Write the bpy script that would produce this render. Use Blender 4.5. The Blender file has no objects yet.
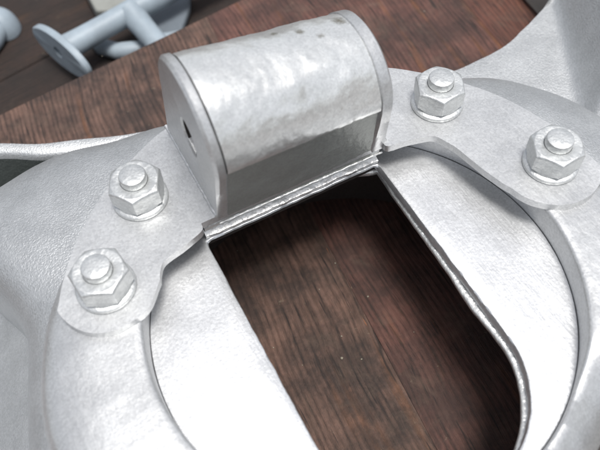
import bpy, bmesh, math, random
from mathutils import Matrix, Vector, noise

random.seed(7)
scene = bpy.context.scene
COL = scene.collection
S = 0.001                       # everything below is written in millimetres
PI = math.pi

# ------------------------------------------------------------------ camera
cam_data = bpy.data.cameras.new('camera')
cam = bpy.data.objects.new('camera', cam_data)
COL.objects.link(cam)
right = Vector((0.88416904, -0.46596207, -0.03353298))
down = Vector((-0.40694408, -0.73295045, -0.54514232))
fwd = Vector((0.22943764, 0.49564401, -0.8376726))
m = Matrix((right, -down, -fwd)).transposed().to_4x4()
m.translation = Vector((-57.757, -82.669, 200.0)) * S
cam.matrix_world = m
cam_data.sensor_width = 36
cam_data.lens = 42
cam_data.clip_start = 0.004
cam_data.clip_end = 500
cam_data.dof.use_dof = True
cam_data.dof.focus_distance = 0.252
cam_data.dof.aperture_fstop = 15
scene.camera = cam

# ------------------------------------------------------------------ light
SUN_DIR = Vector((0.05, -0.17, 1.0)).normalized()       # towards the sun
world = bpy.data.worlds.new('World')
scene.world = world
world.use_nodes = True
wn, wl = world.node_tree.nodes, world.node_tree.links
wn.clear()
sky = wn.new('ShaderNodeTexSky')
sky.sky_type = 'NISHITA'
sky.sun_disc = False
sky.sun_elevation = math.asin(SUN_DIR.z)
sky.sun_rotation = math.atan2(SUN_DIR.x, SUN_DIR.y)
sky.dust_density = 3.0
hs = wn.new('ShaderNodeHueSaturation')
hs.inputs['Saturation'].default_value = 0.36
bg = wn.new('ShaderNodeBackground')
bg.inputs['Strength'].default_value = 0.07
wo = wn.new('ShaderNodeOutputWorld')
wl.new(sky.outputs[0], hs.inputs['Color'])
wl.new(hs.outputs[0], bg.inputs['Color'])
wl.new(bg.outputs[0], wo.inputs['Surface'])

sun_data = bpy.data.lights.new('sun', 'SUN')
sun_data.energy = 1.5
sun_data.angle = math.radians(18)
sun_data.color = (1.0, 0.985, 0.96)
sun = bpy.data.objects.new('sun', sun_data)
sun.rotation_euler = SUN_DIR.to_track_quat('Z', 'Y').to_euler()
sun.location = (0.1, -0.2, 0.8)
COL.objects.link(sun)

vs = scene.view_settings
vs.view_transform = 'Standard'
vs.look = 'None'
vs.exposure = 1.2
vs.gamma = 1
vs.use_curve_mapping = False
scene.cycles.max_bounces = 8

# ------------------------------------------------------------------ materials
def new_mat(name):
    mt = bpy.data.materials.new(name)
    mt.use_nodes = True
    nt = mt.node_tree
    return mt, nt.nodes, nt.links, nt.nodes['Principled BSDF']

def nd(nodes, kind, **kw):
    n = nodes.new(kind)
    for k, v in kw.items():
        if hasattr(n, k):
            setattr(n, k, v)
        else:
            n.inputs[k.replace('_', ' ')].default_value = v
    return n

def ramp(nodes, stops):
    r = nodes.new('ShaderNodeValToRGB')
    e = r.color_ramp.elements
    while len(e) < len(stops):
        e.new(0.5)
    for el, (p, c) in zip(e, stops):
        el.position = p
        el.color = (*c, 1) if len(c) == 3 else c
    return r

def silver(name, base=(0.57, 0.575, 0.575), metallic=0.72, rough=0.42, grain=900, grain_amt=0.2, lump=60, lump_amt=0.25,
           glint=0.0, dirt=0.0, streak=None, spots=()):
    mt, N, L, b = new_mat(name)
    tc = N.new('ShaderNodeTexCoord')
    src = tc.outputs['Object']
    fine = nd(N, 'ShaderNodeTexNoise', Scale=grain, Detail=1.5, Roughness=0.5)
    big = nd(N, 'ShaderNodeTexNoise', Scale=lump, Detail=5.0, Roughness=0.55)
    L.new(src, fine.inputs['Vector'])
    L.new(src, big.inputs['Vector'])
    # base colour: faint mottling of the brushed-on aluminium paint, with optional grime
    cr = ramp(N, [(0.3, tuple(c * 0.93 for c in base)), (0.7, tuple(min(1, c * 1.06) for c in base))])
    L.new(big.outputs['Fac'], cr.inputs['Fac'])
    col = cr.outputs['Color']
    fl = nd(N, 'ShaderNodeTexVoronoi', Scale=1700)            # aluminium flake
    L.new(src, fl.inputs['Vector'])
    sp = N.new('ShaderNodeSeparateColor')
    L.new(fl.outputs['Color'], sp.inputs[0])
    fr = nd(N, 'ShaderNodeMapRange')
    fr.inputs[3].default_value = 0.90
    fr.inputs[4].default_value = 1.08
    L.new(sp.outputs[0], fr.inputs[0])
    fm = nd(N, 'ShaderNodeVectorMath', operation='SCALE')
    L.new(col, fm.inputs[0])
    L.new(fr.outputs[0], fm.inputs['Scale'])
    col = fm.outputs[0]
    if spots:
        wn_ = nd(N, 'ShaderNodeTexNoise', Scale=750, Detail=6.0, Roughness=0.8)
        L.new(src, wn_.inputs['Vector'])
        for (sx, sy, sz, sr) in spots:
            ds = nd(N, 'ShaderNodeVectorMath', operation='DISTANCE')
            ds.inputs[1].default_value = (sx * S, sy * S, sz * S)
            L.new(src, ds.inputs[0])
            mr = nd(N, 'ShaderNodeMapRange')
            mr.inputs[1].default_value = 0.0
            mr.inputs[2].default_value = sr * S
            mr.inputs[3].default_value = 0.75
            mr.inputs[4].default_value = 0.0
            L.new(ds.outputs['Value'], mr.inputs[0])
            ml = nd(N, 'ShaderNodeMath', operation='MULTIPLY')
            L.new(mr.outputs[0], ml.inputs[0])
            L.new(wn_.outputs['Fac'], ml.inputs[1])
            rr_ = ramp(N, [(0.17, (0, 0, 0)), (0.33, (0.8, 0.8, 0.8))])
            L.new(ml.outputs[0], rr_.inputs['Fac'])
            mx = N.new('ShaderNodeMix')
            mx.data_type = 'RGBA'
            mx.inputs[7].default_value = (0.15, 0.125, 0.075, 1)
            L.new(rr_.outputs['Color'], mx.inputs[0])
            L.new(col, mx.inputs[6])
            col = mx.outputs[2]
    if dirt > 0:
        dn = nd(N, 'ShaderNodeTexNoise', Scale=95, Detail=6.0, Roughness=0.7)
        L.new(src, dn.inputs['Vector'])
        dr = ramp(N, [(0.69 - 0.02 * dirt, (0, 0, 0)), (0.76, (1, 1, 1))])
        L.new(dn.outputs['Fac'], dr.inputs['Fac'])
        mx = N.new('ShaderNodeMix')
        mx.data_type = 'RGBA'
        mx.inputs[7].default_value = (0.17, 0.14, 0.09, 1)
        L.new(dr.outputs['Color'], mx.inputs[0])
        L.new(col, mx.inputs[6])
        col = mx.outputs[2]
    L.new(col, b.inputs['Base Color'])
    b.inputs['Metallic'].default_value = metallic
    rr = nd(N, 'ShaderNodeMapRange')
    rr.inputs[3].default_value = rough - 0.09
    rr.inputs[4].default_value = rough + 0.09
    L.new(big.outputs['Fac'], rr.inputs[0])
    L.new(rr.outputs[0], b.inputs['Roughness'])
    b1 = nd(N, 'ShaderNodeBump', Strength=grain_amt, Distance=0.0006)
    L.new(fine.outputs['Fac'], b1.inputs['Height'])
    b2 = nd(N, 'ShaderNodeBump', Strength=lump_amt, Distance=0.002)
    L.new(big.outputs['Fac'], b2.inputs['Height'])
    L.new(b1.outputs[0], b2.inputs['Normal'])
    last = b2
    if streak:
        mp = nd(N, 'ShaderNodeMapping')
        mp.inputs['Scale'].default_value = streak
        mp.inputs['Rotation'].default_value = (0, 0, 0.5)
        L.new(src, mp.inputs['Vector'])
        sn = nd(N, 'ShaderNodeTexNoise', Scale=1.0, Detail=4.0, Roughness=0.6)
        L.new(mp.outputs[0], sn.inputs['Vector'])
        b3 = nd(N, 'ShaderNodeBump', Strength=0.25, Distance=0.0006)
        L.new(sn.outputs['Fac'], b3.inputs['Height'])
        L.new(last.outputs[0], b3.inputs['Normal'])
        last = b3
    if glint > 0:
        vo = nd(N, 'ShaderNodeTexVoronoi', Scale=1300)
        L.new(src, vo.inputs['Vector'])
        b4 = nd(N, 'ShaderNodeBump', Strength=glint, Distance=0.0005)
        L.new(vo.outputs['Distance'], b4.inputs['Height'])
        L.new(last.outputs[0], b4.inputs['Normal'])
        last = b4
    L.new(last.outputs[0], b.inputs['Normal'])
    return mt

M = {}
M['smooth'] = silver('aluminium_paint_smooth', rough=0.40, grain_amt=0.08, lump=70, lump_amt=0.15, streak=(300, 60, 100))
M['disc'] = silver('aluminium_paint_brushed', base=(0.66, 0.665, 0.67), rough=0.38, grain_amt=0.09, lump=45, lump_amt=0.07, streak=(420, 60, 100))
M['cast'] = silver('aluminium_paint_on_rough_casting', base=(0.47, 0.48, 0.485), rough=0.48, grain=2300, grain_amt=0.24, lump=70,
                   lump_amt=0.15, glint=0.22)
M['barrel'] = silver('aluminium_paint_thick', base=(0.74, 0.745, 0.73), metallic=0.7, rough=0.33, grain=900, grain_amt=0.10,
                     lump=60, lump_amt=0.26, dirt=3.2,
                     spots=[(-6.5, 65, 56, 4.2), (5.5, 64, 58, 3.0), (27, 63, 54, 6.0), (13, 62, 58, 3.5), (-22, 46, 60, 3.0), (2, 55, 62, 2.5), (18, 58, 58, 3.2)])
M['face'] = silver('dull_dark_grey', base=(0.32, 0.33, 0.31), metallic=0.45, rough=0.52, grain=900, grain_amt=0.2, lump=90, lump_amt=0.2, streak=(60, 300, 300))  # flat front below the crease, a darker and duller grey
M['bright'] = silver('bare_bright_edge', base=(0.72, 0.72, 0.70), metallic=0.6, rough=0.30, grain=700, grain_amt=0.3, lump=160,
                     lump_amt=0.5)
M['nut'] = silver('aluminium_paint_on_nut', base=(0.60, 0.61, 0.605), rough=0.42, grain_amt=0.10, lump=120, lump_amt=0.35)
M['inside'] = silver('dark_inside', base=(0.05, 0.04, 0.035), metallic=0.2, rough=0.8, grain_amt=0.5)  # near-black: bore wall, lip gap, and painted shade in the barrel bore

def painted(name, base, rough=0.5):
    mt, N, L, b = new_mat(name)
    tc = N.new('ShaderNodeTexCoord')
    n = nd(N, 'ShaderNodeTexNoise', Scale=60, Detail=6.0, Roughness=0.6)
    L.new(tc.outputs['Object'], n.inputs['Vector'])
    cr = ramp(N, [(0.3, tuple(c * 0.8 for c in base)), (0.7, tuple(c * 1.12 for c in base))])
    L.new(n.outputs['Fac'], cr.inputs['Fac'])
    L.new(cr.outputs[0], b.inputs['Base Color'])
    b.inputs['Roughness'].default_value = rough
    bp = nd(N, 'ShaderNodeBump', Strength=0.25, Distance=0.001)
    L.new(n.outputs['Fac'], bp.inputs['Height'])
    L.new(bp.outputs[0], b.inputs['Normal'])
    return mt

M['pocket'] = silver('pocket_shade_casting', base=(0.075, 0.086, 0.080), metallic=0.3, rough=0.6, grain=900, grain_amt=0.4, lump=110, lump_amt=0.4, dirt=0.4)  # pocket shade put into the colour of its floor and rim inner wall
M['grey_paint'] = painted('blue_grey_paint', (0.28, 0.33, 0.37))
M['grey_dark'] = painted('dull_grey_paint', (0.12, 0.14, 0.16), 0.6)
M['beige_grey'] = painted('beige_grey_paint', (0.24, 0.245, 0.225), 0.6)

def wood(name, dark, mid, light, streak_col, streak_amt=0.5, seed=0.0, grime=0.5, rough=0.6, dust=0.55):
    """grain runs along local Y"""
    mt, N, L, b = new_mat(name)
    tc = N.new('ShaderNodeTexCoord')
    mp = nd(N, 'ShaderNodeMapping')
    mp.inputs['Location'].default_value = (seed, seed * 1.7, seed * 0.3)
    L.new(tc.outputs['Object'], mp.inputs['Vector'])
    # slow wander so that the grain lines are not ruler-straight
    wob = nd(N, 'ShaderNodeTexNoise', Scale=9.0, Detail=2.0)
    L.new(mp.outputs[0], wob.inputs['Vector'])
    sc = nd(N, 'ShaderNodeVectorMath', operation='SCALE')
    sc.inputs['Scale'].default_value = 0.014
    L.new(wob.outputs['Color'], sc.inputs[0])
    ad = nd(N, 'ShaderNodeVectorMath', operation='ADD')
    L.new(mp.outputs[0], ad.inputs[0])
    L.new(sc.outputs[0], ad.inputs[1])
    st = nd(N, 'ShaderNodeVectorMath', operation='MULTIPLY')
    st.inputs[1].default_value = (1.0, 0.06, 1.0)
    L.new(ad.outputs[0], st.inputs[0])
    g1 = nd(N, 'ShaderNodeTexNoise', Scale=330.0, Detail=5.0, Roughness=0.65)      # annual rings
    g2 = nd(N, 'ShaderNodeTexNoise', Scale=1700.0, Detail=5.0, Roughness=0.75)      # fibres
    gs = nd(N, 'ShaderNodeTexNoise', Scale=120.0, Detail=3.0, Roughness=0.55)      # broad streaks
    for g in (g1, g2, gs):
        L.new(st.outputs[0], g.inputs['Vector'])
    patch = nd(N, 'ShaderNodeTexNoise', Scale=34.0, Detail=12.0, Roughness=0.74)
    L.new(mp.outputs[0], patch.inputs['Vector'])
    wv_ = nd(N, 'ShaderNodeTexWave', wave_type='BANDS', bands_direction='X', Scale=125.0, Distortion=6.0, Detail=3.0)
    wv_.inputs['Detail Scale'].default_value = 0.6
    L.new(st.outputs[0], wv_.inputs['Vector'])
    cr = ramp(N, [(0.36, dark), (0.47, mid), (0.60, light)])
    mixn = nd(N, 'ShaderNodeMath', operation='MULTIPLY_ADD')
    mixn.inputs[1].default_value = 0.55
    gw = N.new('ShaderNodeMix')
    gw.inputs[0].default_value = 0.22
    L.new(g1.outputs['Fac'], gw.inputs[2])
    L.new(wv_.outputs['Fac'], gw.inputs[3])
    L.new(gw.outputs[0], mixn.inputs[0])
    half = nd(N, 'ShaderNodeMath', operation='MULTIPLY')
    half.inputs[1].default_value = 0.45
    L.new(g2.outputs['Fac'], half.inputs[0])
    L.new(half.outputs[0], mixn.inputs[2])
    L.new(mixn.outputs[0], cr.inputs['Fac'])
    # orange streaks where the stain has worn off the late wood
    sr = ramp(N, [(0.60, (0, 0, 0)), (0.68, (streak_amt,) * 3)])
    L.new(gs.outputs['Fac'], sr.inputs['Fac'])
    m1 = N.new('ShaderNodeMix')
    m1.data_type = 'RGBA'
    m1.inputs[7].default_value = (*streak_col, 1)
    L.new(sr.outputs[0], m1.inputs[0])
    L.new(cr.outputs[0], m1.inputs[6])
    # dark grime in patches
    pr = ramp(N, [(0.38, (0, 0, 0)), (0.57, (grime,) * 3)])
    L.new(patch.outputs['Fac'], pr.inputs['Fac'])
    m2 = N.new('ShaderNodeMix')
    m2.data_type = 'RGBA'
    m2.inputs[7].default_value = (0.014, 0.011, 0.010, 1)
    L.new(pr.outputs[0], m2.inputs[0])
    L.new(m1.outputs[2], m2.inputs[6])
    # greyish scuffs and ground-in dust
    du = nd(N, 'ShaderNodeTexNoise', Scale=60.0, Detail=12.0, Roughness=0.78)
    du.inputs['Distortion'].default_value = 0.6
    L.new(mp.outputs[0], du.inputs['Vector'])
    dur = ramp(N, [(0.52, (0, 0, 0)), (0.72, (dust,) * 3)])
    L.new(du.outputs['Fac'], dur.inputs['Fac'])
    m25 = N.new('ShaderNodeMix')
    m25.data_type = 'RGBA'
    m25.inputs[7].default_value = (0.125, 0.086, 0.062, 1)
    L.new(dur.outputs[0], m25.inputs[0])
    L.new(m2.outputs[2], m25.inputs[6])
    # thin dark scratches and checks along the grain
    ck = nd(N, 'ShaderNodeTexNoise', Scale=700.0, Detail=2.0, Roughness=0.5)
    L.new(st.outputs[0], ck.inputs['Vector'])
    ckr = ramp(N, [(0.30, (0.75,) * 3), (0.37, (0, 0, 0))])
    L.new(ck.outputs['Fac'], ckr.inputs['Fac'])
    m26 = N.new('ShaderNodeMix')
    m26.data_type = 'RGBA'
    m26.inputs[7].default_value = (0.010, 0.007, 0.006, 1)
    L.new(ckr.outputs[0], m26.inputs[0])
    L.new(m25.outputs[2], m26.inputs[6])
    # small grey-green crumbs of lichen and paint
    cb = nd(N, 'ShaderNodeTexNoise', Scale=210.0, Detail=6.0, Roughness=0.75)
    L.new(mp.outputs[0], cb.inputs['Vector'])
    cbr = ramp(N, [(0.655, (0, 0, 0)), (0.72, (0.75,) * 3)])
    L.new(cb.outputs['Fac'], cbr.inputs['Fac'])
    m3 = N.new('ShaderNodeMix')
    m3.data_type = 'RGBA'
    m3.inputs[7].default_value = (0.19, 0.16, 0.11, 1)
    L.new(cbr.outputs[0], m3.inputs[0])
    L.new(m26.outputs[2], m3.inputs[6])
    L.new(m3.outputs[2], b.inputs['Base Color'])
    b.inputs['Roughness'].default_value = rough
    bp = nd(N, 'ShaderNodeBump', Strength=0.9, Distance=0.0012)
    L.new(mixn.outputs[0], bp.inputs['Height'])
    bp2 = nd(N, 'ShaderNodeBump', Strength=0.35, Distance=0.0015)
    L.new(patch.outputs['Fac'], bp2.inputs['Height'])
    L.new(bp.outputs[0], bp2.inputs['Normal'])
    L.new(bp2.outputs[0], b.inputs['Normal'])
    return mt

WOODS = [wood('stained_plank_%s' % n, d, md, lt, sc_, sa, sd, gr) for n, d, md, lt, sc_, sa, sd, gr in (
    ('worn', (0.038, 0.022, 0.017), (0.112, 0.062, 0.044), (0.174, 0.100, 0.075), (0.222, 0.091, 0.039), 0.5, 0.31, 0.75),
    ('red', (0.040, 0.020, 0.013), (0.108, 0.045, 0.034), (0.151, 0.071, 0.053), (0.202, 0.077, 0.028), 0.55, 1.37, 0.65),
    ('orange', (0.046, 0.019, 0.014), (0.105, 0.040, 0.027), (0.155, 0.061, 0.040), (0.342, 0.129, 0.029), 0.9, 2.91, 0.45))]
M['shelf'] = wood('dark_shelf_wood', (0.009, 0.006, 0.005), (0.022, 0.013, 0.009), (0.040, 0.022, 0.017), (0.079, 0.040, 0.020), 0.4, 4.4, 0.6, rough=0.85, dust=0.15)
M['splinter'] = painted('bare_orange_wood', (0.22, 0.085, 0.04), 0.7)
M['crumb'] = painted('pale_crumb', (0.26, 0.235, 0.18), 0.7)

# ------------------------------------------------------------------ mesh helpers
def obj(name, verts, faces, mat, parent=None, smooth=True, angle=35, bevel=0, seg=2, loc=(0, 0, 0), rotz=0):
    me = bpy.data.meshes.new(name)
    me.from_pydata([(x * S, y * S, z * S) for x, y, z in verts], [], faces)
    bm = bmesh.new()
    bm.from_mesh(me)
    bmesh.ops.remove_doubles(bm, verts=bm.verts, dist=1e-6)
    bmesh.ops.recalc_face_normals(bm, faces=bm.faces)
    bm.to_mesh(me)
    bm.free()
    me.materials.append(mat)
    o = bpy.data.objects.new(name, me)
    COL.objects.link(o)
    o.parent = parent
    o.location = [c * S for c in loc]
    o.rotation_euler.z = rotz
    if smooth:
        for p in me.polygons:
            p.use_smooth = True
        try:
            me.set_sharp_from_angle(angle=math.radians(angle))
        except Exception:
            pass
    if bevel:
        bv = o.modifiers.new('soft_edge', 'BEVEL')
        bv.width = bevel * S
        bv.segments = seg
        bv.limit_method = 'ANGLE'
        bv.angle_limit = math.radians(40)
        bv.harden_normals = True
    return o

def empty(name, loc=(0, 0, 0)):
    o = bpy.data.objects.new(name, None)
    o.empty_display_size = 0.02
    o.location = [c * S for c in loc]
    COL.objects.link(o)
    return o

def tag(o, label, cat, group=None):
    o['label'] = label
    o['category'] = cat
    if group:
        o['group'] = group
    return o

def rings(rows, closed=True, cap0=False, cap1=False):
    """rows of equally many points joined into quads"""
    verts, faces = [], []
    n = len(rows[0])
    for r in rows:
        verts += r
    for i in range(len(rows) - 1):
        for j in range(n if closed else n - 1):
            a, b_ = i * n + j, i * n + (j + 1) % n
            faces.append((a, b_, b_ + n, a + n))
    if cap0:
        faces.append(tuple(range(n)))
    if cap1:
        faces.append(tuple((len(rows) - 1) * n + j for j in range(n)))
    return verts, faces

def prism(poly, z0, z1):
    n = len(poly)
    verts = [(x, y, z0) for x, y in poly] + [(x, y, z1) for x, y in poly]
    faces = [tuple(range(n)), tuple(range(n, 2 * n))]
    faces += [(i, (i + 1) % n, n + (i + 1) % n, n + i) for i in range(n)]
    return verts, faces

def arc(cx, cy, r, a0, a1, n):
    return [(cx + r * math.cos(math.radians(a0 + (a1 - a0) * i / n)), cy + r * math.sin(math.radians(a0 + (a1 - a0) * i / n)))
            for i in range(n + 1)]

def lerp_table(tab, t):
    if t <= tab[0][0]:
        return tab[0][1]
    for (a, va), (b_, vb) in zip(tab, tab[1:]):
        if t <= b_:
            k = (t - a) / (b_ - a)
            k = k * k * (3 - 2 * k)
            return va + (vb - va) * k
    return tab[-1][1]

def cr_table(tab, t):
    n = len(tab)
    for i in range(n - 1):
        if t <= tab[i + 1][0] or i == n - 2:
            (a, va), (b_, vb) = tab[i], tab[i + 1]
            pa, pv = tab[i - 1] if i > 0 else (a - 10, va)
            na_, nv_ = tab[i + 2] if i + 2 < n else (b_ + 10, vb)
            h = b_ - a
            m0, m1 = (vb - pv) / (b_ - pa) * h, (nv_ - va) / (na_ - a) * h
            k = (t - a) / h
            return (2 * k ** 3 - 3 * k * k + 1) * va + (k ** 3 - 2 * k * k + k) * m0 + (3 * k * k - 2 * k ** 3) * vb + (k ** 3 - k * k) * m1

def nz(x, y, z, s, seed=0.0):
    return noise.noise(Vector((x * s + seed, y * s - seed, z * s + 0.7 * seed)))

def tube(path, radii, n=14):
    rows = []
    up = Vector((0, 0, 1))
    for i, p in enumerate(path):
        p = Vector(p)
        a = Vector(path[max(0, i - 1)])
        b_ = Vector(path[min(len(path) - 1, i + 1)])
        t = (b_ - a).normalized()
        u = t.cross(up)
        if u.length < 1e-4:
            u = t.cross(Vector((0, 1, 0)))
        u.normalize()
        v = t.cross(u)
        r = radii[i] if isinstance(radii, (list, tuple)) else radii
        rows.append([tuple(p + u * (r * math.cos(2 * PI * k / n)) + v * (r * math.sin(2 * PI * k / n))) for k in range(n)])
    return rings(rows, True, True, True)

def join(*vf):
    V, F = [], []
    for v, f in vf:
        k = len(V)
        V += list(v)
        F += [tuple(i + k for i in fc) for fc in f]
    return V, F

# ------------------------------------------------------------------ the table: planks under the casting, lower shelf behind
BOARD_Z = -55.0
table = bpy.data.objects.new('table', None)
COL.objects.link(table)
table['kind'] = 'structure'
PR = math.radians(4.6)                         # the planks run a little askew of the slot
def end_y(x):                                  # sawn ends of the planks
    return 208.31 + 0.1238 * x
PW = 131.0
for i in range(-4, 5):
    x0 = 13.5 + PW * i + 0.02
    x1 = 13.5 + PW * (i + 1) - 0.02
    # local frame of the plank: origin at its near left corner, Y along the grain
    n = 10
    th = 24.0
    nl = 14
    rows = []
    c, s_ = math.cos(PR), math.sin(PR)
    def wpt(u, v):                              # plank coords -> world
        return (u * c + v * s_, -u * s_ + v * c)
    far = []
    for u in (x0, x1):
        v = 200.0
        for _ in range(12):
            wx, wy = wpt(u, v)
            v += end_y(wx) - wy
        far.append(v)
    verts, faces = [], []
    dz = [0.0, -0.1, 0.05, -0.06, 0.0, 0.06, -0.1, -0.1, 0.1][i + 4]
    bv = 0.14
    prof = [(x0, -th), (x0, -bv), (x0 + bv, 0), (x1 - bv, 0), (x1, -bv), (x1, -th)]
    rows = []
    for k in range(nl + 1):
        row = []
        for (u, z) in prof:
            fv = far[0] + (far[1] - far[0]) * (u - x0) / (x1 - x0)
            v = -420 + (fv + 420) * k / nl
            row.append((u, v, z))
        rows.append(row)
    v_, f_ = rings(rows, True, True, True)
    o = obj('plank', v_, f_, WOODS[(i + 1) % 3], table, True, 30, loc=(0, 0, BOARD_Z + dz), rotz=-PR)
    if i in (0,):
        o.rotation_euler.x = 0.0

shelf = bpy.data.objects.new('lower_shelf', None)
COL.objects.link(shelf)
shelf['kind'] = 'structure'
for i in range(5):
    y0 = 130 + i * 150
    v_, f_ = prism([(-600, y0), (600, y0), (600, y0 + 148.8), (-600, y0 + 148.8)], -20, 0)
    # grain along the shelf: turn the mesh so that its local Y runs along world X
    v_ = [(y, -x, z) for x, y, z in v_]
    o = obj('plank', v_, f_, M['shelf'], shelf, True, 30, bevel=1.0, loc=(0, 0, -94.2 - 0.4 * (i % 2)), rotz=PI / 2 + math.radians(12))

# splinter of bare wood along the plank joint, crumbs lying on the planks
pts = []
for k in range(26):
    v = 70 - k * 4.2
    u = 12.2 + 0.7 * nz(v, 0, 0, 0.08) + 0.4 * nz(v, 0, 0, 0.4)
    pts.append((u * math.cos(PR) + v * math.sin(PR), -u * math.sin(PR) + v * math.cos(PR), BOARD_Z - 0.5))
rad = [0.05 + 0.9 * max(0, nz(k * 0.35, 2, 0, 1.0) + 0.15) for k in range(26)]
v_, f_ = tube(pts, rad, 8)
o = obj('splinter', v_, f_, M['splinter'], table, True, 60)
cr_v, cr_f = [], []
rc = random.Random(3)
spots = [(-2.5, 6.0, 0.55), (14.5, -48.0, 0.5), (11.5, -56, 0.4), (16, -52, 0.35), (4, 2, 0.4), (2, 14, 0.35), (16, 44, 0.35), (20, 24, 0.4)]
for k in range(9):
    spots.append((rc.uniform(-35, 40), rc.uniform(-60, 70), rc.uniform(0.12, 0.3)))
for k in range(10):
    spots.append((rc.uniform(-90, 190), rc.uniform(110, 215), rc.uniform(0.12, 0.4)))
for x, y, r in spots:
    rows = []
    for j in range(4):
        a = j / 3 * PI / 2
        rows.append([(x + r * rc.uniform(0.7, 1.3) * math.cos(a) * math.cos(q * PI / 3), y + r * rc.uniform(0.7, 1.3) * math.cos(a) * math.sin(q * PI / 3),
                      BOARD_Z + 0.3 + r * 0.9 * math.sin(a)) for q in range(6)])
    cr_v, cr_f = join((cr_v, cr_f), rings(rows, True))
o = obj('crumbs', cr_v, cr_f, M['crumb'], None, True, 50)
o['kind'] = 'stuff'
o['label'] = 'pale crumbs and paint flecks scattered on the planks'

# ------------------------------------------------------------------ the casting
cast = tag(empty('cast_housing', (0, 0, BOARD_Z)),
           'silver painted iron casting with bolted hinge lug and open slot, lying on stained planks', 'metal casting')
CAST_OFF = (0, 0, -BOARD_Z)
def part(name, vf, mat, parent=None, **kw):
    if parent is None:
        return obj(name, vf[0], vf[1], mat, cast, loc=CAST_OFF, **kw)
    return obj(name, vf[0], vf[1], mat, parent, **kw)

# --- base plate: slab on the planks with concave far edges
OUT = [(-180, 220), (-150, 235), (-60, 235), (0, 250), (31.9, 262), (32.3, 219), (32.5, 194), (33.3, 180), (34.6, 164.5), (36.3, 154.5), (37.9, 148.2),
       (40.5, 139.5), (43.8, 132.9), (47, 128.5), (50.3, 125.3), (60, 118), (75, 113), (90, 115), (101.4, 126.5), (107.9, 134.6),
       (112.9, 146.6), (117.3, 158.6), (120.3, 173.6), (124, 186), (129, 202), (136, 220), (150, 232), (180, 220)]
def lin_table(tab, t):
    for (a, va), (b_, vb) in zip(tab, tab[1:]):
        if t <= b_:
            return va + (vb - va) * (t - a) / (b_ - a)
    return tab[-1][1]
def base_z(x, y, r, th):
    z = -27.0
    d = (x - 144) * 0.866 - (y - 59) * 0.5                      # right of the arm a wall rises
    if x > 90 and y > 32 and d > -1.5:
        dd = d if d > 1.5 else (d + 1.5) ** 2 / 6
        z = min(25.0, z + 1.7 * min(dd, (y - 32) * 0.7))
    if 84 < th < 137:
        z = -50.0
    if th >= 137 or th < -120:
        k = lerp_table([(137, 0), (141, 1)], th) if th > 0 else 1
        z = -50 + 30 * k - 0.75 * k * max(0, r - 99)
        z = max(z, -53.5)
    return z
rowsT, rowsB = [], []
NA = 540
ths = sorted([-180 + 360 * k / NA for k in range(NA)] + [31.5 + 0.09 * k for k in range(1, 60)])
for si in range(46):
    rt, rb = [], []
    for th in ths:
        R_ = cr_table(OUT, th) if 34 < th < 112 else lin_table(OUT, th)
        r = 82 + (R_ - 82) * si / 45
        x, y = r * math.cos(math.radians(th)), r * math.sin(math.radians(th))
        rt.append((x, y, base_z(x, y, r, th) + 0.2 * nz(x, y, 0, 0.05)))
    rowsT.append(rt)
bot_out = [(x, y, BOARD_Z + 0.15) for x, y, z in rowsT[-1]]
mid_out = [(x * 1.004, y * 1.004, z - 2.0) for x, y, z in rowsT[-1]]
bot_in = [(x, y, BOARD_Z + 0.15) for x, y, z in rowsT[0]]
v_, f_ = rings(rowsT + [mid_out, bot_out, bot_in, rowsT[0]], True)
part('base_plate', (v_, f_), M['cast'], angle=40)

# --- raised rim along the concave far left edge, with the dark pocket behind the hub
rim_o = [(-150, 196), (-128, 176), (-108, 160.5), (-88, 149.5), (-72.8, 140.6), (-57, 134.8), (-41.4, 128.2), (-25, 123.5), (-5, 118), (15, 113)]
rim_i = [(-156, 188), (-132, 168), (-111, 153), (-89.3, 143.2), (-74.8, 134.0), (-61.4, 128.3), (-47.6, 123.4), (-28.8, 118.5), (-8, 112), (12, 107)]
def dens(p, k=6):
    out = []
    for i in range(len(p) - 1):
        p0, p1, p2, p3 = p[max(0, i - 1)], p[i], p[i + 1], p[min(len(p) - 1, i + 2)]
        for j in range(k):
            t = j / k
            out.append(tuple(0.5 * ((2 * p1[a]) + (-p0[a] + p2[a]) * t + (2 * p0[a] - 5 * p1[a] + 4 * p2[a] - p3[a]) * t * t +
                                    (-p0[a] + 3 * p1[a] - 3 * p2[a] + p3[a]) * t ** 3) for a in (0, 1)))
    out.append(p[-1])
    return out
ro, ri = dens(rim_o), dens(rim_i)
rows = []
for (a, b_) in zip(ro, ri):
    w = 0.15 * nz(a[0], a[1], 0, 0.06)
    rows.append([(a[0], a[1], BOARD_Z + 0.3), (a[0], a[1], -26.2 + w), (a[0] * .87 + b_[0] * .13, a[1] * .87 + b_[1] * .13, -25 + w),
                 (a[0] * .2 + b_[0] * .8, a[1] * .2 + b_[1] * .8, -25 + w), (b_[0], b_[1], -26.4 + w), (b_[0] + .1, b_[1] - 0.3, -28.5)])
v_, f_ = rings(rows, False)
part('edge_rim', (v_, f_), M['cast'], angle=50)
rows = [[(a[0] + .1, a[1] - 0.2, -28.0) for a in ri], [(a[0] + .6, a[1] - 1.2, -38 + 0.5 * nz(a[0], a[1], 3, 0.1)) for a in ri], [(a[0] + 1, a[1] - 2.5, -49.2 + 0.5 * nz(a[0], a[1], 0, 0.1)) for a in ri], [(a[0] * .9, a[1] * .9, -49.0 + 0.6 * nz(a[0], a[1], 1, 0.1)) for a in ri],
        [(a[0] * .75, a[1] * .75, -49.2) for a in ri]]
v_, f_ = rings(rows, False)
part('pocket_floor', (v_, f_), M['pocket'], angle=50)

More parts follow.
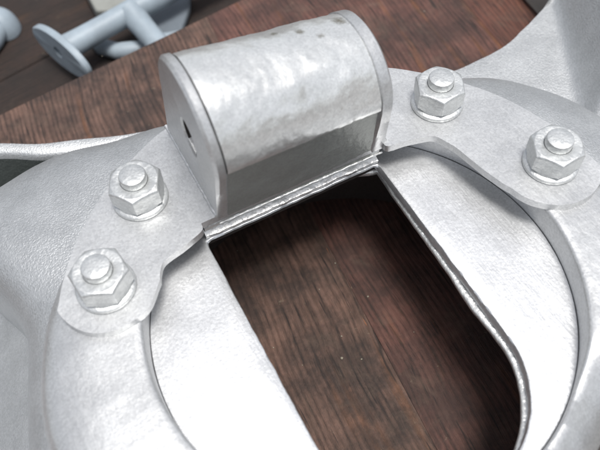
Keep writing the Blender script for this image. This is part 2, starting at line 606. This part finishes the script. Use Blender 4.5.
# --- hub body: the domed shoulder under the ring, swelling into the left and right arms
DOME = [(-180, 110), (-150, 118), (-90, 124), (-30, 126), (0, 131), (15, 130), (20, 129), (26, 126.5), (33, 122.5), (40, 115.5), (50, 107),
        (70, 104), (90, 105), (100, 109), (105, 114), (113, 122), (119.5, 134), (124, 140), (130, 148), (134, 156), (138, 156), (141, 143), (145, 128), (149, 117),
        (154, 110), (160, 108), (168, 108), (180, 110)]
rows = []
NS = 44
for si in range(NS):
    row = []
    for th in ths:
        R_ = cr_table(DOME, th)
        t = si / (NS - 1)
        if t < 0.72:
            q = t / 0.72 * (PI / 2 * 0.86)
            r = 84 + (R_ - 84) * math.sin(q) / math.sin(PI / 2 * 0.86)
            z = 1.5 - (17 if R_ < 140 else 17 + (R_ - 140) * 0.25) * (1 - math.cos(q)) / (1 - math.cos(PI / 2 * 0.86)) * 0.75
            zl = z
        else:
            q = (t - 0.72) / 0.28
            r = R_ + 7.0 * q ** 0.6
            z0 = 1.5 - (17 if R_ < 140 else 17 + (R_ - 140) * 0.25) * 0.75
            z = z0 + (-49 - z0) * q
        x, y = r * math.cos(math.radians(th)), r * math.sin(math.radians(th))
        z += 0.3 * nz(x, y, z, 0.03) + 0.1 * nz(x, y, z, 0.13, 5)
        row.append((x, y, z))
    rows.append(row)
inner = [[(r * math.cos(math.radians(th)), r * math.sin(math.radians(th)), z) for th in ths] for r, z in ((79.5, -54.8), (79.5, -4.0), (84, -3.0))]
v_, f_ = rings(rows, True)
part('hub_body', (v_, f_), M['cast'], angle=60)
v_, f_ = rings(inner, True)
part('bore_wall', (v_, f_), M['inside'], angle=40)

# --- flange ring round the recess
def ring_drop(th):                     # the ring dips towards the near right
    t = ((th + 180) % 360) - 180
    return lerp_table([(-150, 0), (-120, 6.8), (-56, 6.8), (-41, 0)], t)
prof = [(79.4, -4.6), (66.9, -4.6), (66.85, 8.6), (67.15, 9.5), (67.9, 10.0), (70, 10.05), (73, 10.0), (77, 10.0), (81, 10.0), (85, 9.9), (88, 9.4),
        (90.5, 8.5), (92.6, 7.1), (94.3, 5.0), (95.6, 2.2), (96.4, -1.0), (97.0, -6.0), (92, -9)]
rows = []
NR = 480
for (r, z) in prof:
    row = []
    for k in range(NR):
        th = 360 * k / NR
        x, y = r * math.cos(math.radians(th)), r * math.sin(math.radians(th))
        zz = z
        if z > 0:
            drop = ring_drop(th)
            zz = z * (1 - drop / 11.5) - (drop / 6.8) * max(0, r - 68) * 0.75
            zz += 0.22 * nz(x, y, 0, 0.06) + 0.10 * nz(x, y, 0, 0.2, 3)
        if r > 86:                      # the casting is fuller on the left
            g_ = lin_table([(0, 0), (140, 0), (158, 3.2), (172, 5.0), (200, 5.5), (230, 2.0), (250, 0), (360, 0)], th) * min(1, (r - 86) / 7)
            x, y = x * (1 + g_ / r), y * (1 + g_ / r)
        rr = 1 + (0.004 * nz(x, y, z, 0.03, 9) if r > 85 else 0.0015 * nz(x, y, z, 0.06, 2))
        row.append((x * rr, y * rr, zz))
    rows.append(row)
v_, f_ = rings(rows, True)
part('flange_ring', (v_, f_), M['smooth'], angle=50)

# --- cover disc with its slot
def slot_pt(th, d):
    """point on the slot outline inset by d, in direction th degrees from the slot's own centre (0,-5)"""
    W, T, cy = 33.7 - d, 45.2 - d, -30.5
    oy = -5.0
    a = math.radians(th)
    dx, dy = math.cos(a), math.sin(a)
    best = 1e9
    if abs(dx) > 1e-9:
        t = W / abs(dx)
        if oy + t * dy >= cy:
            best = min(best, t)
    if dy > 1e-9:
        best = min(best, (T - oy) / dy)
    # round end
    b = dy * (oy - cy)
    cc = (oy - cy) ** 2 - W * W
    disc = b * b - cc
    if disc >= 0:
        t = -b + math.sqrt(disc)
        if oy + t * dy < cy:
            best = min(best, t)
    return (best * dx, oy + best * dy)
corner = [math.degrees(math.atan2(45.2 + 5, 33.6)), math.degrees(math.atan2(45.2 + 5, -33.6))]
sth = sorted([360 * k / 300 for k in range(300)] + [c_ + e for c_ in corner for e in (-1.2, -0.5, 0, 0.5, 1.2)])
def slot_row(d, z, wob=0.0, seed=0.0, rc_=0.0):
    out = []
    for th in sth:
        x, y = slot_pt(th, d)
        w = wob * (nz(x, y, z, 0.16, seed) + 0.6 * nz(x, y, z, 0.5, seed + 4))
        l = math.hypot(x, y + 5)
        for c_ in corner:
            if abs(th - c_) < 1.3:
                w += rc_ * (1 - abs(th - c_) / 1.3)
        out.append((x * (1 - w / l), y - w * (y + 5) / l, z))
    return out
def outer_row(r, z):
    out = []
    for th in sth:
        a = math.radians(th)
        # same direction from (0,-5), onto the circle of radius r about the origin
        dx, dy = math.cos(a), math.sin(a)
        b = -5 * dy
        t = -b + math.sqrt(b * b - (25 - r * r))
        out.append((t * dx, -5 + t * dy, z))
    return out
def mixrow(a, b_, k, amp=0.12):
    out = []
    for p, q in zip(a, b_):
        x, y, z = (p[i] + (q[i] - p[i]) * k for i in range(3))
        out.append((x, y, z + amp * nz(x, y, 0, 0.07)))
    return out
A0, B0 = slot_row(-0.7, 0, 0.25, 1, 0.6), outer_row(66.6, 0)
def under_row(d, z):
    # the far edge is cut back underneath
    out = []
    for p, q in zip(slot_row(d, z, 0.3, 1, 0.8), slot_row(-5, z)):
        k = min(1, max(0, (p[1] - 43.0) / 2.0))
        out.append((p[0], p[1] + 5 * k, z))
    return out
rows = [under_row(0.15, -3.4), slot_row(0.0, -0.8, 0.25, 1, 0.8), slot_row(-0.25, -0.2, 0.25, 1, 0.7), A0] + \
       [mixrow(A0, B0, k / 7) for k in range(1, 7)] + [B0, outer_row(66.6, -3.4), under_row(0.15, -3.4)]
v_, f_ = rings(rows, True)
part('cover_disc', (v_, f_), M['disc'], angle=40)
# the lower plate whose raw, bright edge shows round the slot under the disc
def lip_row(d, z, wob, seed):
    """the lower plate sits askew: flush at the left and far sides, proud at the right"""
    out = []
    for th, p in zip(sth, slot_row(0, z, 0)):
        t = th if th < 180 else th - 360
        k = lin_table([(-180, -4.0), (-120, -3.0), (-85, 0.4), (-60, 1.6), (-20, 1.9), (20, 0.8), (50, 0.4), (58, -1), (70, -6.0), (115, -6.0), (128, -2.5), (180, -4.0)], t)
        x, y = slot_pt(th, 0)
        if k < -0.9 and -60 < x < 0:
            pass
        w = k + d + wob * (nz(x, y, 0, 0.07, seed) + 0.35 * nz(x, y, z, 0.28, seed + 4))
        l = math.hypot(x, y + 5)
        out.append((x * (1 - w / l), y - w * (y + 5) / l, z))
    return out
rows = [outer_row(79, -4.6), lip_row(-0.8, -4.6, 0.45, 7), lip_row(-0.2, -4.9, 0.45, 7), lip_row(0, -5.6, 0.45, 7), lip_row(-0.2, -6.8, 0.45, 7), lip_row(-0.9, -7.4, 0.45, 7),
        outer_row(79, -7.4), outer_row(79, -4.6)]
v_, f_ = rings(rows, True)
part('slot_lip', (v_, f_), M['bright'], angle=50)
rows = [slot_row(-1.6, -3.3), slot_row(-1.6, -4.9)]
v_, f_ = rings(rows, True)
part('lip_gap', (v_, f_), M['inside'], angle=50)

# --- hinge bracket: plate over the ring, ear round each outer nut
NUTS = [(-68.6, 36.6, 38), (-47.6, 62.8, 6), (60.2, 50.0, 5), (77.8, 9.2, 3)]
def polar(a, r):
    return (r * math.cos(math.radians(a)), r * math.sin(math.radians(a)))
lp, rp = (-68.6, 37.3), (77.6, 9.6)
inner_left = dens([(-34.0, 43.9), (-35.4, 40.8), (-43.0, 38.6), (-49.6, 36.9), (-51.8, 34.4), (-53.4, 31.0)], 4)
left_pad = arc(lp[0], lp[1], 15.8, -32, -176, 30)
outer_arc = [polar(a, 91.8 + (1.2 if 60 < a < 100 else 0)) for a in [155.5 - 153.5 * k / 110 for k in range(111)]]
outer_arc = [polar(155.0 - 157.5 * k / 110, 91.6) for k in range(111)]
right_pad = arc(rp[0], rp[1], 17.2, -56, -175, 28)
inner_right = dens([(60.6, 7.0), (58.8, 11.5), (56.8, 19.5), (54.8, 29.0), (52.6, 35.6), (49.8, 38.6), (43.0, 40.4), (35.2, 41.6), (34.0, 43.9)], 4)
poly = inner_left + left_pad + outer_arc + right_pad + inner_right
poly = [(x + 0.35 * nz(x, y, 0, 0.15, 2), y + 0.35 * nz(x, y, 0, 0.15, 8)) for x, y in poly]
v_, f_ = prism(poly, 10.0, 13.0)
bracket = part('hinge_bracket', (v_, f_), M['smooth'], angle=40, bevel=1.1, seg=3)

# block under the lug that closes the top of the slot: three worn layers with bright ridges
rows = []
for k in range(61):
    x = -33.4 + 66.9 * k / 60
    def w(sd, a=0.35):
        return a * (nz(x, 0, 0, 0.25, sd) + 0.5 * nz(x, 0, 0, 0.9, sd))
    rows.append([(x, 52, -0.4), (x, 46.3 + w(1), -0.4), (x, 45.4 + w(2), 0.8), (x, 44.9 + w(2), 2.6), (x, 46.6, 3.6), (x, 46.7, 5.0), (x, 45.0 + w(3), 6.0),
                 (x, 44.5 + w(4), 8.2), (x, 45.4 + w(5), 9.6), (x, 46.4, 10.4), (x, 52, 10.4)])
v_, f_ = rings(rows, False)
part('slot_head', (v_, f_), M['bright'], bracket, angle=50)

# hinge lug: barrel and two end plates, lofted between the left and the right section
LEFT = dict(x=-28.5, yf=44.3, yb=88.5, yc=54.6, zc=47.0, R=20.6, cz=44.0)
RIGHT = dict(x=34.8, yf=43.9, yb=83.3, yc=60.2, zc=34.1, R=19.5, cz=34.0)
def section(t, grow=0.0, flat=True, n=60, z0=10.2):
    g = {k: LEFT[k] + (RIGHT[k] - LEFT[k]) * t for k in LEFT}
    R_ = g['R'] + grow
    yc, zc = g['yc'], g['zc']
    yf, yb = g['yf'] - grow * 0.3, g['yb'] + grow
    def tang(y0, zz, sgn):
        dx, dz = y0 - yc, zz - zc
        d = math.hypot(dx, dz)
        a = math.atan2(dz, dx)
        return a + sgn * math.acos(min(1, R_ / d))
    a0 = tang(yf, z0, -1) % (2 * PI)
    if flat:                                          # flat face ends in a crease part-way up
        s = max(-1, min(1, (g['cz'] - zc) / R_))
        a0 = PI - math.asin(s)
    a1 = tang(yb, z0, 1)
    while a1 > a0:
        a1 -= 2 * PI
    while a1 < a0 - 2 * PI:
        a1 += 2 * PI
    pts = []
    p0 = (yc + R_ * math.cos(a0), zc + R_ * math.sin(a0))
    if flat:
        e = (p0[0] + 1.1, p0[1] - 0.6)                 # small step under the crease
        m_ = 14
        for k in range(m_ + 1):
            q = k / m_
            pts.append((yf + 0.6 + (e[0] - yf - 0.6) * q, z0 + (e[1] - z0) * q))
    else:
        for k in range(15):
            q = k / 15
            pts.append((yf + (p0[0] - yf) * q, z0 + (p0[1] - z0) * q))
    for k in range(n + 1):
        a = a0 + (a1 - a0) * k / n
        pts.append((yc + R_ * math.cos(a), zc + R_ * math.sin(a)))
    p1 = pts[-1]
    for k in range(1, 9):
        pts.append((p1[0] + (yb - p1[0]) * k / 8, p1[1] + (z0 - p1[1]) * k / 8))
    return pts, (yc, zc)
X0, X1 = LEFT['x'], RIGHT['x']
rows = []
NB = 90
for k in range(NB + 1):
    x = X0 + 3.8 + (X1 - 5.3 - X0 - 3.8) * k / NB
    t = (x - X0) / (X1 - X0)
    pts, (yc, zc) = section(t, -0.3, z0=7.6)
    row = []
    for j, (y, z) in enumerate(pts):
        dy, dz = y - yc, z - zc
        l = math.hypot(dy, dz)
        amp = 0.30 if j > 15 else 0.06
        h = amp * (nz(x, y, z, 0.085, 1) + 0.7 * nz(x, y, z, 0.2, 4)) + 0.16 * nz(x, y, z, 0.5, 9)
        # welded-over lumps
        for (bx, ba, bh, bw) in ((2, 128, 0.7, 7), (12, 120, 0.8, 6), (20, 135, 0.6, 5), (-12, 118, 0.5, 6), (22, 175, 0.6, 5), (10, 185, 0.45, 6)):
            aa = math.degrees(math.atan2(dz, dy)) % 360
            h += (j > 15) * bh * math.exp(-((x - bx) / bw) ** 2 - ((aa - ba) / 9.0) ** 2)
        row.append((x, y + dy / l * h, z + dz / l * h))
    rows.append(row)
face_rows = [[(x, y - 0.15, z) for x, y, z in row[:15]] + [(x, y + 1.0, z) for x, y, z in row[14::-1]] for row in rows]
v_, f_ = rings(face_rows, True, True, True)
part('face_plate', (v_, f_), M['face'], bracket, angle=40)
v_, f_ = rings(rows, True, False, True)
barrel = part('barrel', (v_, f_), M['barrel'], bracket, angle=42)

def end_plate(x0, x1, grow, hole=None):
    rws = []
    for x, g in ((x0, grow - 1.0), (x0 + 0.9 * (1 if x1 > x0 else -1), grow), (x1 - 0.9 * (1 if x1 > x0 else -1), grow), (x1, grow - 1.2)):
        t = (x - X0) / (X1 - X0)
        pts, c_ = section(t, g, flat=False)
        rws.append([(x + 0.12 * nz(x, y, z, 0.1, 3), y + 0.2 * nz(x, y, z, 0.12, 6), z + 0.2 * nz(x, y, z, 0.12, 7)) for y, z in pts])
    if hole is None:
        return rings(rws, True, True, True)
    hy, hz, hr, hr2 = hole
    # face with a round bore: join outline to hole by angle
    n = len(rws[0])
    def hrow(x, rr):
        out = []
        for (xx, y, z) in rws[0]:
            a = math.atan2(z - hz, y - hy)
            out.append((x, hy + rr * math.cos(a), hz + rr * hr2 * math.sin(a)))
        return out
    mid = [((p[0] + q[0]) / 2, (p[1] + q[1]) / 2, (p[2] + q[2]) / 2) for p, q in zip(rws[0], hrow(x0, hr + 1))]
    sgn = 1 if x1 > x0 else -1
    allr = [hrow(x1, hr * 0.96), hrow(x0 + 0.6 * sgn, hr), hrow(x0, hr + 0.6), mid] + rws + [hrow(x1, hr * 0.96)]
    return rings(allr, True)
v_, f_ = end_plate(X0, X0 + 4.0, 0.05, (56.0, 39.8, 5.2, 1.25))
part('end_plate', (v_, f_), M['smooth'], bracket, angle=40)
v_, f_ = end_plate(X1, X1 - 5.6, 0.0)
part('end_plate', (v_, f_), M['smooth'], bracket, angle=40)
# near-black liner added to paint the shade inside the bore
rr = [[(x, 56 + r * math.cos(2 * PI * k / 24), 39.8 + 1.25 * r * math.sin(2 * PI * k / 24)) for k in range(24)] for x, r in ((X0 + 0.7, 5.05), (X0 + 30, 5.05), (X0 + 30, 0.1))]
part('bore_shade', rings(rr, True), M['inside'], bracket, angle=40)
# uneven weld between lug and plate
def bead(path, r, seed):
    return tube(path, [r * (1 + 0.5 * nz(k, seed, 0, 0.45) + 0.35 * nz(k, seed, 3, 1.1)) for k in range(len(path))], 8)
b1 = bead([(X0 + 0.5 + (X1 - X0 - 1.0) * k / 70, 44.6 - 0.3 * k / 70 + 0.2 * nz(k, 0, 0, 0.3), 7.5) for k in range(71)], 0.5, 1)
part('weld_bead', b1, M['bright'], bracket, angle=60)
b2 = bead([(X0 - 0.1 + 0.2 * nz(k, 0, 0, 0.3), 44 + 44 * k / 50, 13.0) for k in range(51)], 0.6, 5)
part('weld_bead', b2, M['smooth'], bracket, angle=60)
b3 = bead([(X1 + 0.2 + 0.2 * nz(k, 0, 0, 0.3), 44 + 39 * k / 50, 13.1) for k in range(51)], 0.8, 9)
part('weld_bead', b3, M['smooth'], bracket, angle=60)

# --- nuts on their studs
def hex_r(a, af):
    q = (math.degrees(a) % 60) - 30
    return af / 2 / math.cos(math.radians(q))
def nut_mesh(af=15.9):
    n = 96
    angs = [2 * PI * k / n for k in range(n)]
    def chz(r, z_top, r0, k=0.55):
        return z_top - max(0, r - r0) * k
    rws = []
    def hexrow(zf, sc_=1.0, cut=None):
        out = []
        for a in angs:
            r = hex_r(a, af) * sc_
            if cut:
                r = min(r, cut)
            out.append((r * math.cos(a), r * math.sin(a), zf(r)))
        return out
    rws.append([(5.1 * math.cos(a), 5.1 * math.sin(a), 0) for a in angs])
    rws.append([(8.1 * math.cos(a), 8.1 * math.sin(a), 0) for a in angs])
    rws.append([(8.2 * math.cos(a), 8.2 * math.sin(a), 0.5) for a in angs])
    rws.append(hexrow(lambda r: 0.9 + max(0, r - 8.2) * 0.6))
    rws.append(hexrow(lambda r: 2.5))
    rws.append(hexrow(lambda r: chz(r, 7.7, 7.9) - 0.1))
    rws.append(hexrow(lambda r: chz(r, 8.1, 7.7), 0.965))
    rws.append([(min(hex_r(a, af) * 0.93, 7.5) * math.cos(a), min(hex_r(a, af) * 0.93, 7.5) * math.sin(a), 8.2) for a in angs])
    rws.append([(5.0 * math.cos(a), 5.0 * math.sin(a), 8.15) for a in angs])
    rws.append([(4.5 * math.cos(a), 4.5 * math.sin(a), 7.95) for a in angs])
    return rings(rws, True)
def lathe(prof_, n=48, wob=0.0):
    rws = [[(r * math.cos(2 * PI * k / n) * (1 + wob * nz(k * 0.3, z, 0, 1)), r * math.sin(2 * PI * k / n), z) for k in range(n)] for r, z in prof_]
    return rings(rws, True, True, True)
nv, nf = nut_mesh()
wv, wf = lathe([(9.0, 0), (9.3, 0.5), (9.2, 1.6), (8.6, 2.1), (5, 2.15)])
tv, tf = lathe([(4.35, -1), (4.4, 2.5), (4.2, 2.95), (3.75, 3.15), (2.0, 3.3), (0.3, 3.3)])
first = None
for i, (x, y, ro_) in enumerate(NUTS):
    if first is None:
        nut = obj('nut', nv, nf, M['nut'], cast, angle=24)
        wsh = obj('washer', wv, wf, M['nut'], nut, angle=40, loc=(0, 0, -2.1))
        stu = obj('stud', tv, tf, M['nut'], nut, angle=35, loc=(0, 0, 7.9))
        first = (nut, wsh, stu)
        bm_ = nut.modifiers.new('soft_edge', 'BEVEL')
        bm_.width = 0.75 * S
        bm_.segments = 3
        bm_.limit_method = 'ANGLE'
        bm_.angle_limit = math.radians(26)
    else:
        nut = first[0].copy()
        COL.objects.link(nut)
        nut.parent = cast
        for ch in first[1:]:
            c_ = ch.copy()
            COL.objects.link(c_)
            c_.parent = nut
    nut.location = (x * S, y * S, (13.0 + 2.05 - BOARD_Z) * S)
    nut.rotation_euler.z = math.radians(ro_)

# ------------------------------------------------------------------ grey painted pieces on the lower shelf
SH = -94.0
gb = tag(empty('grey_lever', (-20, 250, SH)), 'blue-grey painted rod with drilled oval end plate and side branch, beyond the planks', 'metal lever')
def gpart(name, vf, mat=M['grey_paint'], **kw):
    v = [(x + 20, y - 250, z - SH) for x, y, z in vf[0]]
    return obj(name, v, vf[1], mat, gb, **kw)
# end plate: oval disc standing on edge, its axis along the rod
c0 = Vector((-46.0, 249.0, -74.0))
ax_ = Vector((0.94, 0.34, 0.0)).normalized()
lu = Vector((0.30, -0.94, 0.02))
lu = (lu - ax_ * lu.dot(ax_)).normalized()
lv = ax_.cross(lu)
def oval(d, k, hole=False):
    out = []
    for j in range(48):
        a = 2 * PI * j / 48
        if hole:
            p = c0 - lu * 1.0 + ax_ * d + lu * (3.6 * k * math.cos(a)) + lv * (3.6 * k * math.sin(a))
        else:
            p = c0 + ax_ * d + lu * (25.5 * k * math.cos(a)) + lv * (12.5 * k * math.sin(a))
        out.append(tuple(p))
    return out
gpart('end_plate', rings([oval(-2.0, 1, True), oval(-2.0, .96), oval(-1.2, 1), oval(1.6, 1), oval(2.2, .96), oval(2.2, 1, True), oval(-2.0, 1, True)], True), angle=40)
rod0 = c0 + ax_ * 2.0
rod1 = Vector((105.0, 277.0, -66.0))
gpart('rod', tube([tuple(rod0 + (rod1 - rod0) * k / 12) for k in range(13)], [7.6, 7.0, 6.8, 6.8, 7.1, 7.7, 7.3, 7, 7, 7, 7, 7, 7], 24), angle=40)
bj = rod0 + (rod1 - rod0) * 0.29
gpart('branch', tube([tuple(bj + (Vector((7.0, 218.0, -80.0)) - bj) * k / 6) for k in range(7)], [8.4, 7.4, 6.9, 6.7, 6.7, 6.7, 6.7], 24), angle=40)

gp = tag(empty('grey_casting', (5, 268, SH)), 'flat dull grey painted casting lying behind the blue-grey rod', 'metal casting')
def gpl(name, poly, z0, z1, mat, bevel=2.0):
    v, f = prism([(x - 5, y - 268) for x, y in poly], z0, z1)
    return obj(name, v, f, mat, gp, bevel=bevel, seg=3, angle=40)
gpl('web', [(0, 262), (6, 246), (22, 243), (36, 262), (46, 284), (30, 300), (8, 292)], 2.0, 8, M['grey_dark'])
gpl('boss', [(-17, 283), (-4, 276), (6, 284), (6, 330), (-16, 330)], 0.2, 12, M['beige_grey'])
v_, f_ = tube([(-24 - 5, 272 - 268, 5), (-23 - 5, 258 - 268, 5.5), (-16 - 5, 249 - 268, 6), (-4 - 5, 244 - 268, 6), (8 - 5, 244 - 268, 6), (24 - 5, 240 - 268, 5.5)], [4.4, 5, 5.2, 5.2, 5, 5], 18)
obj('foot', v_, f_, M['grey_paint'], gp, angle=50)

gk = tag(empty('grey_lug', (-74, 311, SH)), 'pale blue painted rounded lug lying alone on the dark shelf wood', 'metal lug')
rows = []
for j in range(15):
    b_ = j / 14 * PI / 2
    rows.append([((12 + 2 * math.cos(2 * a)) * math.cos(b_) ** 0.7 * math.cos(a) * 0.95 - 1.5 * math.sin(a),
                  (12 + 2 * math.cos(2 * a + .6)) * math.cos(b_) ** 0.7 * math.sin(a) * 1.15, 15 * math.sin(b_)) for a in [2 * PI * k / 40 for k in range(40)]])
v_, f_ = rings(rows, True, True, False)
obj('body', v_, f_, M['grey_paint'], gk, angle=60)
v_, f_ = tube([(-2, -6, 6), (-7, -14, 5), (-14, -22, 5), (-26, -28, 5)], [8, 7, 6, 6], 20)
obj('stem', v_, f_, M['grey_paint'], gk, angle=60)

gs = tag(empty('grey_bar', (196, 150, BOARD_Z)), 'beige-grey painted bar standing on the planks beyond the casting arm', 'metal bar')
v_, f_ = prism([(-14, -36), (2, -40), (16, -2), (30, 60), (6, 66), (-10, 4)], 0.3, 20)
obj('body', v_, f_, M['beige_grey'], gs, bevel=3, seg=3, angle=40)
